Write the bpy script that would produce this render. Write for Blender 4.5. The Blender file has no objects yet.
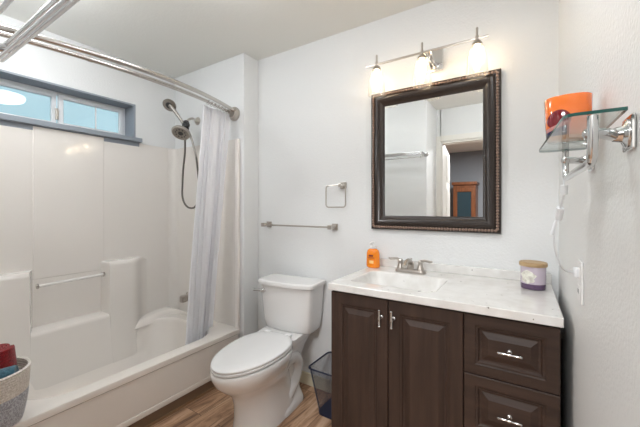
import bpy, bmesh, math, random
from mathutils import Vector, Matrix
random.seed(7)
S = bpy.context.scene
COL = S.collection
PI = math.pi

# ---------------------------------------------------------------- camera
cd = bpy.data.cameras.new('camera'); cam = bpy.data.objects.new('camera', cd); COL.objects.link(cam)
cam.location = (0, 0, 1.267); cam.rotation_euler = (PI/2, 0, math.radians(32.73))
cd.sensor_width = 36; cd.lens = 17.857; cd.shift_y = -0.0101; cd.clip_start = 0.02
S.camera = cam
S.view_settings.view_transform = 'Standard'; S.view_settings.look = 'None'
S.view_settings.gamma = 1; S.view_settings.use_curve_mapping = False
S.view_settings.exposure = 0.38

# ---------------------------------------------------------------- world (soft daylight sky)
W = bpy.data.worlds.new('sky'); S.world = W; W.use_nodes = True
nt = W.node_tree; nt.nodes.clear()
bg = nt.nodes.new('ShaderNodeBackground'); out = nt.nodes.new('ShaderNodeOutputWorld')
bg.inputs[0].default_value = (0.58, 0.78, 0.87, 1); bg.inputs[1].default_value = 0.8
nt.links.new(bg.outputs[0], out.inputs[0])

def area(name, loc, size, power, col=(1, 1, 1), rot=(0, 0, 0), shape='DISK', size_y=None):
    l = bpy.data.lights.new(name, 'AREA'); l.shape = shape; l.size = size
    if size_y: l.size_y = size_y
    l.energy = power; l.color = col
    o = bpy.data.objects.new(name, l); o.location = loc; o.rotation_euler = rot; COL.objects.link(o); return o
# unseen fill lamp added in the bedroom behind the camera to light the bathroom
area('bedroom_fill_light', (-0.35, -1.7, 2.38), 0.6, 70, (0.97, 0.985, 1.0))
CEIL_GLOW, SHOWER_FILL, ENTRY_FILL, BULB_GLOW = 8.5, 27, 36, 18      # glow of domes and bulbs; shower and entry domes are added fill

# ---------------------------------------------------------------- materials
MATS = {}
def mat(name, col, rough=0.5, metal=0.0, spec=0.5, coat=0.0, noise=None, bump=None, trans=0.0, emit=None, sheen=0.0):
    """noise=(scale, amount) varies the colour; bump=(scale, strength, distance)"""
    if name in MATS: return MATS[name]
    m = bpy.data.materials.new(name); m.use_nodes = True; n = m.node_tree.nodes; L = m.node_tree.links
    b = n['Principled BSDF']; b.inputs['Base Color'].default_value = (*col, 1)
    b.inputs['Roughness'].default_value = rough; b.inputs['Metallic'].default_value = metal
    b.inputs['Specular IOR Level'].default_value = spec; b.inputs['Coat Weight'].default_value = coat
    b.inputs['Sheen Weight'].default_value = sheen
    tc = n.new('ShaderNodeTexCoord')
    if noise:
        t = n.new('ShaderNodeTexNoise'); t.inputs['Scale'].default_value = noise[0]; t.inputs['Detail'].default_value = 4
        r = n.new('ShaderNodeValToRGB'); r.color_ramp.elements[0].position = 0.3; r.color_ramp.elements[1].position = 0.7
        r.color_ramp.elements[0].color = (*[c*(1-noise[1]) for c in col], 1); r.color_ramp.elements[1].color = (*[min(1, c*(1+noise[1])) for c in col], 1)
        L.new(tc.outputs['Object'], t.inputs['Vector']); L.new(t.outputs[0], r.inputs[0]); L.new(r.outputs[0], b.inputs['Base Color'])
    if bump:
        t = n.new('ShaderNodeTexNoise'); t.inputs['Scale'].default_value = bump[0]; t.inputs['Detail'].default_value = 3
        bp = n.new('ShaderNodeBump'); bp.inputs['Strength'].default_value = bump[1]; bp.inputs['Distance'].default_value = bump[2]
        L.new(tc.outputs['Object'], t.inputs['Vector']); L.new(t.outputs[0], bp.inputs['Height']); L.new(bp.outputs[0], b.inputs['Normal'])
    if emit:
        b.inputs['Emission Color'].default_value = (*emit[0], 1); b.inputs['Emission Strength'].default_value = emit[1]
    MATS[name] = m; return m

def thin_glass(name, tint=(1, 1, 1), refl=1.0, rough=0.0, body=None):
    """clear sheet glass: transparent with fresnel reflection; body=(colour, share) adds coloured translucent stuff"""
    if name in MATS: return MATS[name]
    m = bpy.data.materials.new(name); m.use_nodes = True; n = m.node_tree.nodes; L = m.node_tree.links; n.clear()
    o = n.new('ShaderNodeOutputMaterial'); t = n.new('ShaderNodeBsdfTransparent'); t.inputs[0].default_value = (*tint, 1)
    g = n.new('ShaderNodeBsdfGlossy'); g.inputs['Roughness'].default_value = rough
    f = n.new('ShaderNodeFresnel'); ge = n.new('ShaderNodeNewGeometry')      # the same reflection from either face of the sheet
    io = n.new('ShaderNodeMath'); io.operation = 'MULTIPLY_ADD'; io.inputs[1].default_value = 1/1.5-1.5; io.inputs[2].default_value = 1.5
    L.new(ge.outputs['Backfacing'], io.inputs[0]); L.new(io.outputs[0], f.inputs[0])
    mu = n.new('ShaderNodeMath'); mu.operation = 'MULTIPLY'; mu.inputs[1].default_value = refl; mu.use_clamp = True
    mx = n.new('ShaderNodeMixShader'); L.new(f.outputs[0], mu.inputs[0]); L.new(mu.outputs[0], mx.inputs[0])
    src = t.outputs[0]
    if body:
        d = n.new('ShaderNodeBsdfDiffuse'); d.inputs[0].default_value = (*body[0], 1)
        tl = n.new('ShaderNodeBsdfTranslucent'); tl.inputs[0].default_value = (*body[0], 1)
        a = n.new('ShaderNodeMixShader'); a.inputs[0].default_value = 0.5; L.new(d.outputs[0], a.inputs[1]); L.new(tl.outputs[0], a.inputs[2])
        c = n.new('ShaderNodeMixShader'); c.inputs[0].default_value = body[1]; L.new(t.outputs[0], c.inputs[1]); L.new(a.outputs[0], c.inputs[2]); src = c.outputs[0]
    L.new(src, mx.inputs[1]); L.new(g.outputs[0], mx.inputs[2]); L.new(mx.outputs[0], o.inputs[0])
    MATS[name] = m; return m

def wood_mat(name, c1, c2, rough, axis='Z', scale=1.0, coat=0.0, dens=18):
    m = bpy.data.materials.new(name); m.use_nodes = True; n = m.node_tree.nodes; L = m.node_tree.links; b = n['Principled BSDF']
    tc = n.new('ShaderNodeTexCoord'); mp = n.new('ShaderNodeMapping')
    s = [dens, dens, dens]; s['XYZ'.index(axis)] = dens*0.07; mp.inputs['Scale'].default_value = [v*scale for v in s]
    t = n.new('ShaderNodeTexNoise'); t.inputs['Scale'].default_value = 3; t.inputs['Detail'].default_value = 6; t.inputs['Roughness'].default_value = 0.65
    r = n.new('ShaderNodeValToRGB'); r.color_ramp.elements[0].position = 0.3; r.color_ramp.elements[1].position = 0.72
    r.color_ramp.elements[0].color = (*c1, 1); r.color_ramp.elements[1].color = (*c2, 1)
    L.new(tc.outputs['Object'], mp.inputs[0]); L.new(mp.outputs[0], t.inputs['Vector']); L.new(t.outputs[0], r.inputs[0]); L.new(r.outputs[0], b.inputs['Base Color'])
    b.inputs['Roughness'].default_value = rough; b.inputs['Coat Weight'].default_value = coat; b.inputs['Specular IOR Level'].default_value = .4
    MATS[name] = m; return m

M_wall = mat('wall_paint', (0.815, 0.825, 0.825), 0.62, bump=(95, 0.35, 0.004))
M_wallt = mat('wall_paint_right', (0.815, 0.82, 0.81), 0.5, bump=(110, 0.4, 0.004))
M_ceil = mat('ceiling_paint', (0.84, 0.84, 0.80), 0.8, bump=(60, 0.3, 0.003))
M_trimw = mat('trim_white', (0.84, 0.82, 0.77), 0.4)
M_cream = mat('cream_baseboard_paint', (0.80, 0.74, 0.56), 0.45)
M_bluew = mat('bedroom_paint', (0.27, 0.285, 0.31), 0.7)
M_greytrim = mat('window_trim_grey', (0.30, 0.335, 0.38), 0.45)
M_vinyl = mat('vinyl_white', (0.82, 0.84, 0.86), 0.35)
M_fiber = mat('surround_acrylic', (0.85, 0.81, 0.765), 0.10, coat=0.5, bump=(6, 0.05, 0.01))
M_tub = mat('tub_acrylic', (0.88, 0.83, 0.775), 0.18, coat=0.3)
M_brown = mat('brown_base_strip', (0.21, 0.135, 0.085), 0.5)
M_porc = mat('porcelain', (0.86, 0.85, 0.84), 0.09, coat=0.5)
M_seat = mat('seat_plastic', (0.88, 0.88, 0.88), 0.22)
M_chrome = mat('chrome', (0.66, 0.66, 0.66), 0.16, 1.0)
M_nickel = mat('brushed_nickel', (0.52, 0.48, 0.44), 0.28, 1.0)
M_rod = mat('rod_nickel', (0.56, 0.53, 0.50), 0.22, 1.0)
M_darkn = mat('dark_nickel', (0.30, 0.275, 0.25), 0.3, 1.0)
M_black = mat('black_plastic', (0.02, 0.02, 0.022), 0.4)
M_slot = mat('dark_gap', (0.01, 0.008, 0.007), 0.8)
M_curtain = mat('curtain_fabric', (0.90, 0.90, 0.93), 0.75, sheen=0.2)
M_mirror = mat('mirror_silver', (0.93, 0.94, 0.93), 0.0, 1.0)
M_frame = mat('espresso_frame', (0.026, 0.017, 0.013), 0.30, coat=0.15, spec=0.5)
M_bead = mat('frame_beading', (0.30, 0.20, 0.155), 0.35)
M_cab = wood_mat('espresso_cabinet', (0.028, 0.0155, 0.0105), (0.064, 0.036, 0.026), 0.52, 'Z', coat=0.06, dens=10)
M_cabh = wood_mat('espresso_drawer', (0.028, 0.0155, 0.0105), (0.064, 0.036, 0.026), 0.52, 'X', coat=0.06, dens=10)
M_arm = wood_mat('armoire_wood', (0.10, 0.035, 0.015), (0.24, 0.085, 0.035), 0.35)
M_lidw = wood_mat('candle_lid_wood', (0.40, 0.26, 0.13), (0.58, 0.42, 0.24), 0.5, 'X')
M_white = mat('white_plastic', (0.85, 0.85, 0.84), 0.35)
M_glass = thin_glass('clear_glass', (0.97, 0.985, 0.98))
M_shade = thin_glass('shade_glass', (0.97, 0.97, 0.96), 1.3, body=((1, .98, .95), 0.10))
M_shelfg = thin_glass('shelf_glass', (0.93, 0.965, 0.95))
M_shelfedge = mat('shelf_glass_edge', (0.02, 0.10, 0.085), 0.1)
M_pane = thin_glass('window_pane', (0.90, 0.96, 0.97), 1.5)

def marble():
    m = bpy.data.materials.new('cultured_marble'); m.use_nodes = True; n = m.node_tree.nodes; L = m.node_tree.links; b = n['Principled BSDF']
    tc = n.new('ShaderNodeTexCoord')
    t = n.new('ShaderNodeTexNoise'); t.inputs['Scale'].default_value = 14; t.inputs['Detail'].default_value = 6
    r = n.new('ShaderNodeValToRGB'); r.color_ramp.elements[0].position = .35; r.color_ramp.elements[1].position = .65
    r.color_ramp.elements[0].color = (.74, .72, .69, 1); r.color_ramp.elements[1].color = (.84, .83, .81, 1)
    t2 = n.new('ShaderNodeTexNoise'); t2.inputs['Scale'].default_value = 42; t2.inputs['Detail'].default_value = 2
    r2 = n.new('ShaderNodeValToRGB'); r2.color_ramp.elements[0].position = .73; r2.color_ramp.elements[1].position = .765
    r2.color_ramp.elements[0].color = (0, 0, 0, 1); r2.color_ramp.elements[1].color = (1, 1, 1, 1)
    mx = n.new('ShaderNodeMix'); mx.data_type = 'RGBA'; mx.inputs['B'].default_value = (.16, .13, .11, 1)
    L.new(tc.outputs['Object'], t.inputs[0]); L.new(tc.outputs['Object'], t2.inputs[0]); L.new(t.outputs[0], r.inputs[0]); L.new(t2.outputs[0], r2.inputs[0])
    L.new(r2.outputs[0], mx.inputs['Factor']); L.new(r.outputs[0], mx.inputs['A']); L.new(mx.outputs['Result'], b.inputs['Base Color'])
    b.inputs['Roughness'].default_value = 0.14; b.inputs['Coat Weight'].default_value = .2
    return m
M_marble = marble()

def planks():
    m = bpy.data.materials.new('vinyl_planks'); m.use_nodes = True; n = m.node_tree.nodes; L = m.node_tree.links; b = n['Principled BSDF']
    tc = n.new('ShaderNodeTexCoord'); mp = n.new('ShaderNodeMapping'); mp.inputs['Rotation'].default_value = (0, 0, PI/2)
    L.new(tc.outputs['Object'], mp.inputs[0])
    br = n.new('ShaderNodeTexBrick'); br.inputs['Scale'].default_value = 1; br.inputs['Brick Width'].default_value = .9; br.inputs['Row Height'].default_value = .15
    br.inputs['Mortar Size'].default_value = .0016; br.inputs['Mortar Smooth'].default_value = .3; br.inputs['Color1'].default_value = (0, 0, 0, 1); br.inputs['Color2'].default_value = (1, 1, 1, 1)
    br.inputs['Mortar'].default_value = (.5, .5, .5, 1); br.offset = .37
    L.new(mp.outputs[0], br.inputs[0])
    m2 = n.new('ShaderNodeMapping'); m2.inputs['Scale'].default_value = (17, 2.0, 17); L.new(tc.outputs['Object'], m2.inputs[0])
    va = n.new('ShaderNodeVectorMath'); va.operation = 'MULTIPLY_ADD'; va.inputs[1].default_value = (9, 9, 9); L.new(br.outputs['Color'], va.inputs[0]); L.new(m2.outputs[0], va.inputs[2])
    t = n.new('ShaderNodeTexNoise'); t.inputs['Scale'].default_value = 1; t.inputs['Detail'].default_value = 7; t.inputs['Roughness'].default_value = .68; t.inputs['Distortion'].default_value = 1.3
    L.new(va.outputs[0], t.inputs[0])
    r = n.new('ShaderNodeValToRGB'); e = r.color_ramp.elements; e[0].position = .32; e[0].color = (.13, .075, .05, 1); e[1].position = .66; e[1].color = (.74, .54, .39, 1)
    k = e.new(.42); k.color = (.34, .20, .12, 1); k = e.new(.53); k.color = (.58, .37, .235, 1)
    L.new(t.outputs[0], r.inputs[0])
    # tone per plank
    hs = n.new('ShaderNodeMix'); hs.data_type = 'RGBA'; hs.blend_type = 'MULTIPLY'; hs.inputs['Factor'].default_value = .7
    r3 = n.new('ShaderNodeValToRGB'); r3.color_ramp.elements[0].color = (.62, .55, .50, 1); r3.color_ramp.elements[1].color = (1.15, 1.1, 1.05, 1)
    L.new(br.outputs['Color'], r3.inputs[0]); L.new(r.outputs[0], hs.inputs['A']); L.new(r3.outputs[0], hs.inputs['B'])
    dk = n.new('ShaderNodeMix'); dk.data_type = 'RGBA'; dk.inputs['B'].default_value = (.07, .035, .02, 1)
    L.new(br.outputs['Fac'], dk.inputs['Factor']); L.new(hs.outputs['Result'], dk.inputs['A']); L.new(dk.outputs['Result'], b.inputs['Base Color'])
    b.inputs['Roughness'].default_value = .42
    return m
M_floor = planks()

# ---------------------------------------------------------------- mesh helpers
class MB:
    """collects shapes (world coordinates) and links them as ONE mesh object"""
    def __init__(s): s.bm = bmesh.new(); s.smooth = False
    def box(s, x0, x1, y0, y1, z0, z1, bev=0.0, seg=2, rot=None, sm=False):
        g = bmesh.ops.create_cube(s.bm, size=1); vs = g['verts']
        for v in vs: v.co = Vector(((x0+x1)/2+v.co.x*(x1-x0), (y0+y1)/2+v.co.y*(y1-y0), (z0+z1)/2+v.co.z*(z1-z0)))
        if bev > 0:
            es = list({e for v in vs for e in v.link_edges})
            r = bmesh.ops.bevel(s.bm, geom=es, offset=bev, segments=seg, affect='EDGES', profile=.5, clamp_overlap=True)
            vs = list({v for f in r['faces'] for v in f.verts})
        if rot is not None:
            allv = s._island(vs); 
            for v in allv: v.co = rot @ v.co
        return s
    def _island(s, vs):
        seen = set(vs); st = list(vs)
        while st:
            v = st.pop()
            for e in v.link_edges:
                o = e.other_vert(v)
                if o not in seen: seen.add(o); st.append(o)
        return seen
    def loft(s, rings, cap=True, closed=True, loop=False):
        R = [[s.bm.verts.new(Vector(p)) for p in r] for r in rings]; n = len(R[0])
        K = len(R) if loop else len(R)-1
        for i in range(K):
            a, b = R[i], R[(i+1) % len(R)]
            for j in range(n if closed else n-1):
                k = (j+1) % n
                s.bm.faces.new((a[j], a[k], b[k], b[j]))
        if cap and not loop:
            s.bm.faces.new(list(reversed(R[0]))); s.bm.faces.new(R[-1])
        return s
    def lathe(s, prof, c=(0, 0, 0), n=28, axis=(0, 0, 1), cap=True, sx=1, sy=1):
        """prof = [(r, h)...] revolved about axis through c"""
        q = Vector((0, 0, 1)).rotation_difference(Vector(axis).normalized())
        rings = []
        for r, h in prof:
            rings.append([Vector(c)+q @ Vector((max(r, 1e-5)*sx*math.cos(2*PI*k/n), max(r, 1e-5)*sy*math.sin(2*PI*k/n), h)) for k in range(n)])
        return s.loft(rings, cap)
    def tube(s, pts, r, n=10, sub=6, smooth=True, closed=False, cap=True):
        P = [Vector(p) for p in pts]
        rad = r if isinstance(r, (list, tuple)) else [r]*len(P)
        if smooth and len(P) > 2:
            Q = []; RR = []; m = len(P); rng = m if closed else m-1
            for i in range(rng):
                g = lambda k: P[k % m] if closed else P[min(max(k, 0), m-1)]
                p0, p1, p2, p3 = g(i-1), g(i), g(i+1), g(i+2)
                for t in range(sub):
                    u = t/sub
                    Q.append(.5*((2*p1)+(p2-p0)*u+(2*p0-5*p1+4*p2-p3)*u*u+(3*p1-p0-3*p2+p3)*u**3))
                    RR.append(rad[i]*(1-u)+rad[(i+1) % m]*u)
            if not closed: Q.append(P[-1]); RR.append(rad[-1])
            P, rad = Q, RR
        rings = []; m = len(P); up = None
        for i, p in enumerate(P):
            a = P[(i-1) % m] if closed or i > 0 else P[i]; b = P[(i+1) % m] if closed or i < m-1 else P[i]
            t = (b-a).normalized()
            if up is None: up = t.orthogonal().normalized()
            up = (up-t*up.dot(t)).normalized(); w = t.cross(up)
            rings.append([p+rad[i]*(math.cos(2*PI*k/n)*up+math.sin(2*PI*k/n)*w) for k in range(n)])
        return s.loft(rings, cap, loop=closed)
    def sphere(s, c, r, n=16, sx=1, sy=1, sz=1):
        m = n//2
        rings = [[(c[0]+r*sx*math.sin(PI*(i+.02)/(m+.04))*math.cos(2*PI*k/n), c[1]+r*sy*math.sin(PI*(i+.02)/(m+.04))*math.sin(2*PI*k/n), c[2]-r*sz*math.cos(PI*(i+.02)/(m+.04))) for k in range(n)] for i in range(m+1)]
        return s.loft(rings)
    def build(s, name, m, parent=None, smooth=None, angle=35, sub=0, weighted=True):
        bmesh.ops.recalc_face_normals(s.bm, faces=s.bm.faces)
        loc = Vector((0, 0, 0))
        base = WORLD(parent) if parent is not None else None
        if base is None:
            xs = [v.co for v in s.bm.verts]
            loc = Vector(((min(v.x for v in xs)+max(v.x for v in xs))/2, (min(v.y for v in xs)+max(v.y for v in xs))/2, min(v.z for v in xs)))
            if name.split('_')[0] in ('wall', 'floor', 'ceiling'): loc = Vector((0, 0, 0))
            bmesh.ops.translate(s.bm, verts=s.bm.verts, vec=-loc)
        else:
            s.bm.transform(base.inverted())
        me = bpy.data.meshes.new(name); s.bm.to_mesh(me); s.bm.free(); me.materials.append(m)
        me.shade_smooth()
        try: me.set_sharp_from_angle(angle=math.radians(angle))
        except Exception: pass
        o = bpy.data.objects.new(name, me); o.location = loc; COL.objects.link(o)
        if parent is not None: o.parent = parent
        if angle <= 50 and weighted:
            md = o.modifiers.new('weighted_normals', 'WEIGHTED_NORMAL'); md.keep_sharp = True
        if sub:
            md = o.modifiers.new('subdivision', 'SUBSURF'); md.levels = sub; md.render_levels = sub
        return o
def WORLD(o):
    m = Matrix.Translation(o.location) @ o.rotation_euler.to_matrix().to_4x4()
    return WORLD(o.parent) @ m if o.parent is not None else m
def tag(o, label=None, cat=None, group=None, kind=None):
    for k, v in (('label', label), ('category', cat), ('group', group), ('kind', kind)):
        if v: o[k] = v
    return o
def thing(name, label, cat, loc, rz=0, group=None):
    o = bpy.data.objects.new(name, None); o.empty_display_size = .05; COL.objects.link(o); o.location = loc; o.rotation_euler = (0, 0, rz)
    return tag(o, label, cat, group)
def struct(name, m, *boxes, bev=0):
    b = MB()
    for q in boxes: b.box(*q, bev=bev)
    return tag(b.build(name, m), kind='structure')
def copy_tree(o, parent=None):
    c = o.copy(); COL.objects.link(c); c.parent = parent
    for ch in [x for x in bpy.data.objects if x.parent == o]: copy_tree(ch, c)
    return c
def bez(p, r, name, m, parent): return MB().tube(p, r).build(name, m, parent)
def rrect(cx, cy, hx, hy, r, n=6):
    pts = []
    for (sx, sy, a0) in ((1, 1, 0), (-1, 1, PI/2), (-1, -1, PI), (1, -1, 1.5*PI)):
        for k in range(n+1):
            a = a0+PI/2*k/n; pts.append((cx+sx*(hx-r)+r*math.cos(a), cy+sy*(hy-r)+r*math.sin(a)))
    return pts

# ---------------------------------------------------------------- room shell
D, XR, XC, YW, XW, HC = 1.866, 0.137, -1.787, 1.7116, -2.664, 2.437
YN, XN, YD = 0.19, -0.89, -0.28       # near end wall of the tub, corner of the entry, door wall
T = .12
struct('floor', M_floor, (-3.0, 2.2, -3.7, 2.0, -.1, 0))
struct('ceiling', M_ceil, (-3.0, XR+T, YD-T, D+T, HC, HC+.1))
struct('wall_back', M_wall, (XC-.01, XR+T, D, D+T, 0, HC))
struct('wall_shower_end', M_wall, (XW-.17, XC, YW, D+T, 0, HC), bev=.004)
struct('wall_right', M_wallt, (XR, XR+T, YD-T, D+T, 0, HC))
struct('wall_near_end', M_wall, (XW-.17, XN, YD-T, YN, 0, HC), bev=.004)
WZ0, WZ1, WY0, WY1 = 1.815, 2.10, .43, 1.362
struct('wall_window_side', M_wall, (XW-.19, XW, YD, D+T, 0, WZ0), (XW-.19, XW, YD, D+T, WZ1, HC), (XW-.19, XW, YD, WY0, WZ0, WZ1), (XW-.19, XW, WY1, D+T, WZ0, WZ1))
DX0, DX1, DZ = -.84, -.02, 2.05
struct('wall_door_side', M_wall, (XN-.02, DX0, YD-T, YD, 0, HC), (DX1, XR+.02, YD-T, YD, 0, HC), (DX0-.01, DX1+.01, YD-T, YD, DZ, HC))
# bedroom beyond the doorway (seen in the mirror)
struct('wall_bedroom', M_bluew, (-3.0, 2.2, -3.7, -3.6, 0, 2.44), (-3.0, -2.9, -3.7, YD-T, 0, 2.44), (2.1, 2.2, -3.7, YD-T, 0, 2.44),
       (-3.0, DX0-.07, YD-T-.02, YD-T, 0, 2.44), (DX1+.07, 2.2, YD-T-.02, YD-T, 0, 2.44), (DX0-.07, DX1+.07, YD-T-.02, YD-T, DZ+.07, 2.44))
struct('ceiling_bedroom', M_ceil, (-3.0, 2.2, -3.7, YD-T, 2.44, 2.54))
# door casing + open door
t = MB(); t.box(DX0-.065, DX0, YD, YD+.018, 0, DZ, bev=.004).box(DX1, DX1+.065, YD, YD+.018, 0, DZ, bev=.004).box(DX0-.068, DX1+.068, YD, YD+.020, DZ+.0005, DZ+.065, bev=.004)
t.box(DX0-.001, DX0+.02, YD-T-.02, YD-.001, 0, DZ-.021).box(DX1-.02, DX1+.001, YD-T-.02, YD-.001, 0, DZ-.021).box(DX0-.001, DX1+.001, YD-T-.02, YD-.001, DZ-.02, DZ+.001)
tag(t.build('trim_1', M_trimw), kind='structure')
# door leaf: opened out into the bedroom
hx, hy, da = DX0+.022, YD-T-.03, math.radians(-97)
door = bpy.data.objects.new('door_1', None); COL.objects.link(door); door.location = (hx, hy, 0); door.rotation_euler = (0, 0, da); tag(door, kind='structure')
WD = WORLD(door)
b = MB(); b.box(0, .76, -.035, 0, .01, DZ-.03, bev=.003)
for (zz0, zz1) in ((.25, .85), (.98, 1.50), (1.60, 1.92)):
    for (xx0, xx1) in ((.11, .35), (.42, .66)):
        b.box(xx0, xx1, -.004, .008, zz0, zz1, bev=.007); b.box(xx0+.03, xx1-.03, 0, .013, zz0+.03, zz1-.03, bev=.006)
b.bm.transform(WD); b.build('door_panel', M_trimw, door)
b = MB(); b.lathe([(.022, 0), (.022, .006), (.008, .01), (.008, .035), (.026, .045), (.026, .06), (.01, .07)], (.70, 0, .95), axis=(0, 1, 0)); b.bm.transform(WD); b.build('door_knob', M_nickel, door)

struct('baseboard_back', M_cream, (XC, -.79, D-.014, D, 0, .085), bev=.004)
struct('baseboard_wing', M_cream, (XC, XC+.014, YW+.01, D-.014, 0, .085), bev=.004)
struct('baseboard_right', M_cream, (XR-.014, XR, YD+.02, 1.31, 0, .085), bev=.004)
struct('baseboard_near', M_cream, (-1.79, XN, YN, YN+.014, 0, .085), bev=.004)

# ---------------------------------------------------------------- window_1
win = bpy.data.objects.new('window_1', None); COL.objects.link(win); win.location = (XW, (WY0+WY1)/2, WZ0); tag(win, kind='structure')
XF = -2.80
b = MB()   # grey painted lining of the opening + sill with nosing
b.box(XF-.03, XW+.004, WY0, WY1, WZ1-.012, WZ1).box(XF-.03, XW+.004, WY1-.012, WY1, WZ0, WZ1).box(XF-.03, XW+.004, WY0, WY0+.012, WZ0, WZ1)
b.build('window_lining', M_greytrim, win)
MB().box(XF-.03, XW+.045, WY0-.04, WY1+.035, WZ0-.022, WZ0+.012, bev=.004).build('window_sill', M_greytrim, win)
MB().box(XW+.0005, XW+.014, WY0-.03, WY1+.025, WZ0-.055, WZ0-.02, bev=.003).build('window_apron', M_greytrim, win)
def frame(b, x0, x1, y0, y1, z0, z1, w, bev=.003):
    """mitred rectangular frame in the Y-Z plane"""
    pr = [(0, x0), (0, x1-bev), (bev, x1), (w-bev, x1), (w, x1-bev), (w, x0)]
    b.loft([[(x, y0+d, z0+d), (x, y1-d, z0+d), (x, y1-d, z1-d), (x, y0+d, z1-d)] for d, x in pr], cap=False, loop=True); return b
ZB, ZT = WZ0+.012, WZ1-.012
frame(MB(), XF-.03, XF, WY0+.012, WY1-.012, ZB, ZT, .022).build('window_frame', M_vinyl, win)
sl = frame(MB(), XF-.024, XF+.002, WY0+.035, .885, ZB+.016, ZT-.016, .028).build('sash', M_vinyl, win)
MB().box(XF-.014, XF-.010, WY0+.06, .86, ZB+.04, ZT-.04).build('pane', M_pane, sl)
sr = frame(MB(), XF-.012, XF+.012, .895, WY1-.034, ZB+.016, ZT-.016, .030).build('sash', M_vinyl, win)
MB().box(XF-.004, XF, .92, WY1-.06, ZB+.04, ZT-.04).build('pane', M_pane, sr)
MB().box(XF-.003, XF+.004, 1.128, 1.137, ZB+.04, ZT-.04).build('muntin', M_vinyl, sr)
b = MB(); b.box(XF+.002, XF+.018, .876, .894, ZB+.06, ZB+.14, bev=.003).box(XF+.012, XF+.026, .878, .892, ZB+.09, ZB+.12, bev=.003); b.build('latch', M_nickel, win)
# neighbour's fence/wall outside, hazy pale
struct('wall_neighbour', mat('neighbour_siding', (.62, .70, .74), .8), (-5.6, -5.5, -2, 5, 0, 2.35))
struct('ground_outside', mat('outside_ground', (.25, .24, .2), .9), (-8, XW-.2, -3, 6, -.12, -.02))

# ---------------------------------------------------------------- fiberglass surround (tub walls)
sur = thing('shower_surround', 'glossy off-white moulded shower surround lining the tub alcove with ledges and a niche', 'shower surround', (XW, .95, .3))
ZS = 1.788
b = MB()
b.box(XW+.001, XW+.012, YN+.002, YW-.002, .30, ZS, bev=.003)
b.box(XW+.006, XW+.017, .717, 1.126, .80, ZS-.0005, bev=.004, seg=3)          # raised centre panel
b.build('back_panel', M_fiber, sur)
def step(y0, y1, r0, r1, name):
    """a shoulder block with a rounded top that blends to the wall at its ends"""
    b = MB(); N = 14; rings = []
    for i in range(N+1):
        u = i/N; y = y0+(y1-y0)*u
        k = 1.0
        if r1 and y > y1-r1: q = (y-(y1-r1))/r1; k = max(.0, 1-q*q*(3-2*q))
        if r0 and y < y0+r0: q = ((y0+r0)-y)/r0; k = max(.0, 1-q*q*(3-2*q))
        th = .012+.088*k; zt = .862
        x = XW+.004
        ring = [(x, y, .10), (XW+th+.062*k, y, .10), (XW+th+.034*k, y, .22), (XW+th+.018*k, y, .36), (XW+th+.006*k, y, .60), (XW+th, y, zt-.03), (XW+th-.006, y, zt-.012), (XW+max(th-.02, .011), y, zt-.002), (XW+max(th-.03, .010), y, zt), (x, y, zt+.002)]
        rings.append(ring)
    b.loft(rings); return b.build(name, M_fiber, sur, angle=50)
step(YN+.003, .715, 0, .03, 'ledge')
step(1.105, 1.45, .012, .17, 'ledge')
b = MB()   # lower apron of the niche
rings = []
for y in (.66, .70, .9, 1.1, 1.16):
    rings.append([(XW+.004, y, .10), (XW+.161, y, .10), (XW+.133, y, .22), (XW+.117, y, .36), (XW+.104, y, .455), (XW+.098, y, .472), (XW+.085, y, .482), (XW+.03, y, .490), (XW+.004, y, .492)])
b.loft(rings); b.build('niche_shelf', M_fiber, sur)
b = MB(); b.box(XC-.905+.03, XC-.035, YW-.014, YW-.001, .30, ZS, bev=.003)
b.box(XC-.075, XC-.03, YW-.03, YW-.001, .34, ZS, bev=.010, seg=3)
b.build('end_panel', M_fiber, sur)
b = MB(); b.box(XW+.01, XC-.035, YN+.001, YN+.014, .30, ZS, bev=.003).box(XC-.075, XC-.03, YN+.001, YN+.03, .34, ZS, bev=.01); b.build('end_panel', M_fiber, sur)
# coved inside corners
for (yc, sg) in ((YW-.013, -1), (YN+.013, 1)):
    b = MB(); r = .07; rings = []
    for z in (.32, ZS-.001):
        pts = [(XW+.006, yc, z), (XW+.006, yc+sg*(r+.004), z)]
        for k in range(7):
            a = k/6*PI/2; pts.append((XW+.011+r-r*math.cos(a), yc+sg*(r-r*math.sin(a)), z))
        pts.append((XW+.011+r+.004, yc+.0*sg, z)); rings.append(pts)
    b.loft(rings); b.build('cove', M_fiber, sur, angle=60)
b = MB(); b.tube([(XW+.075, .728, .765), (XW+.075, 1.10, .775)], .0095, smooth=False, n=14); b.build('grab_bar', mat('bar_acrylic', (.86, .84, .82), .12, coat=.5), sur)
for y, z in ((.722, .765), (1.098, .775)): MB().lathe([(.016, 0), (.016, .01)], (XW+.075, y-.004, z), n=14, axis=(0, 1, 0)).build('bar_cap', M_rod, sur)

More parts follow.
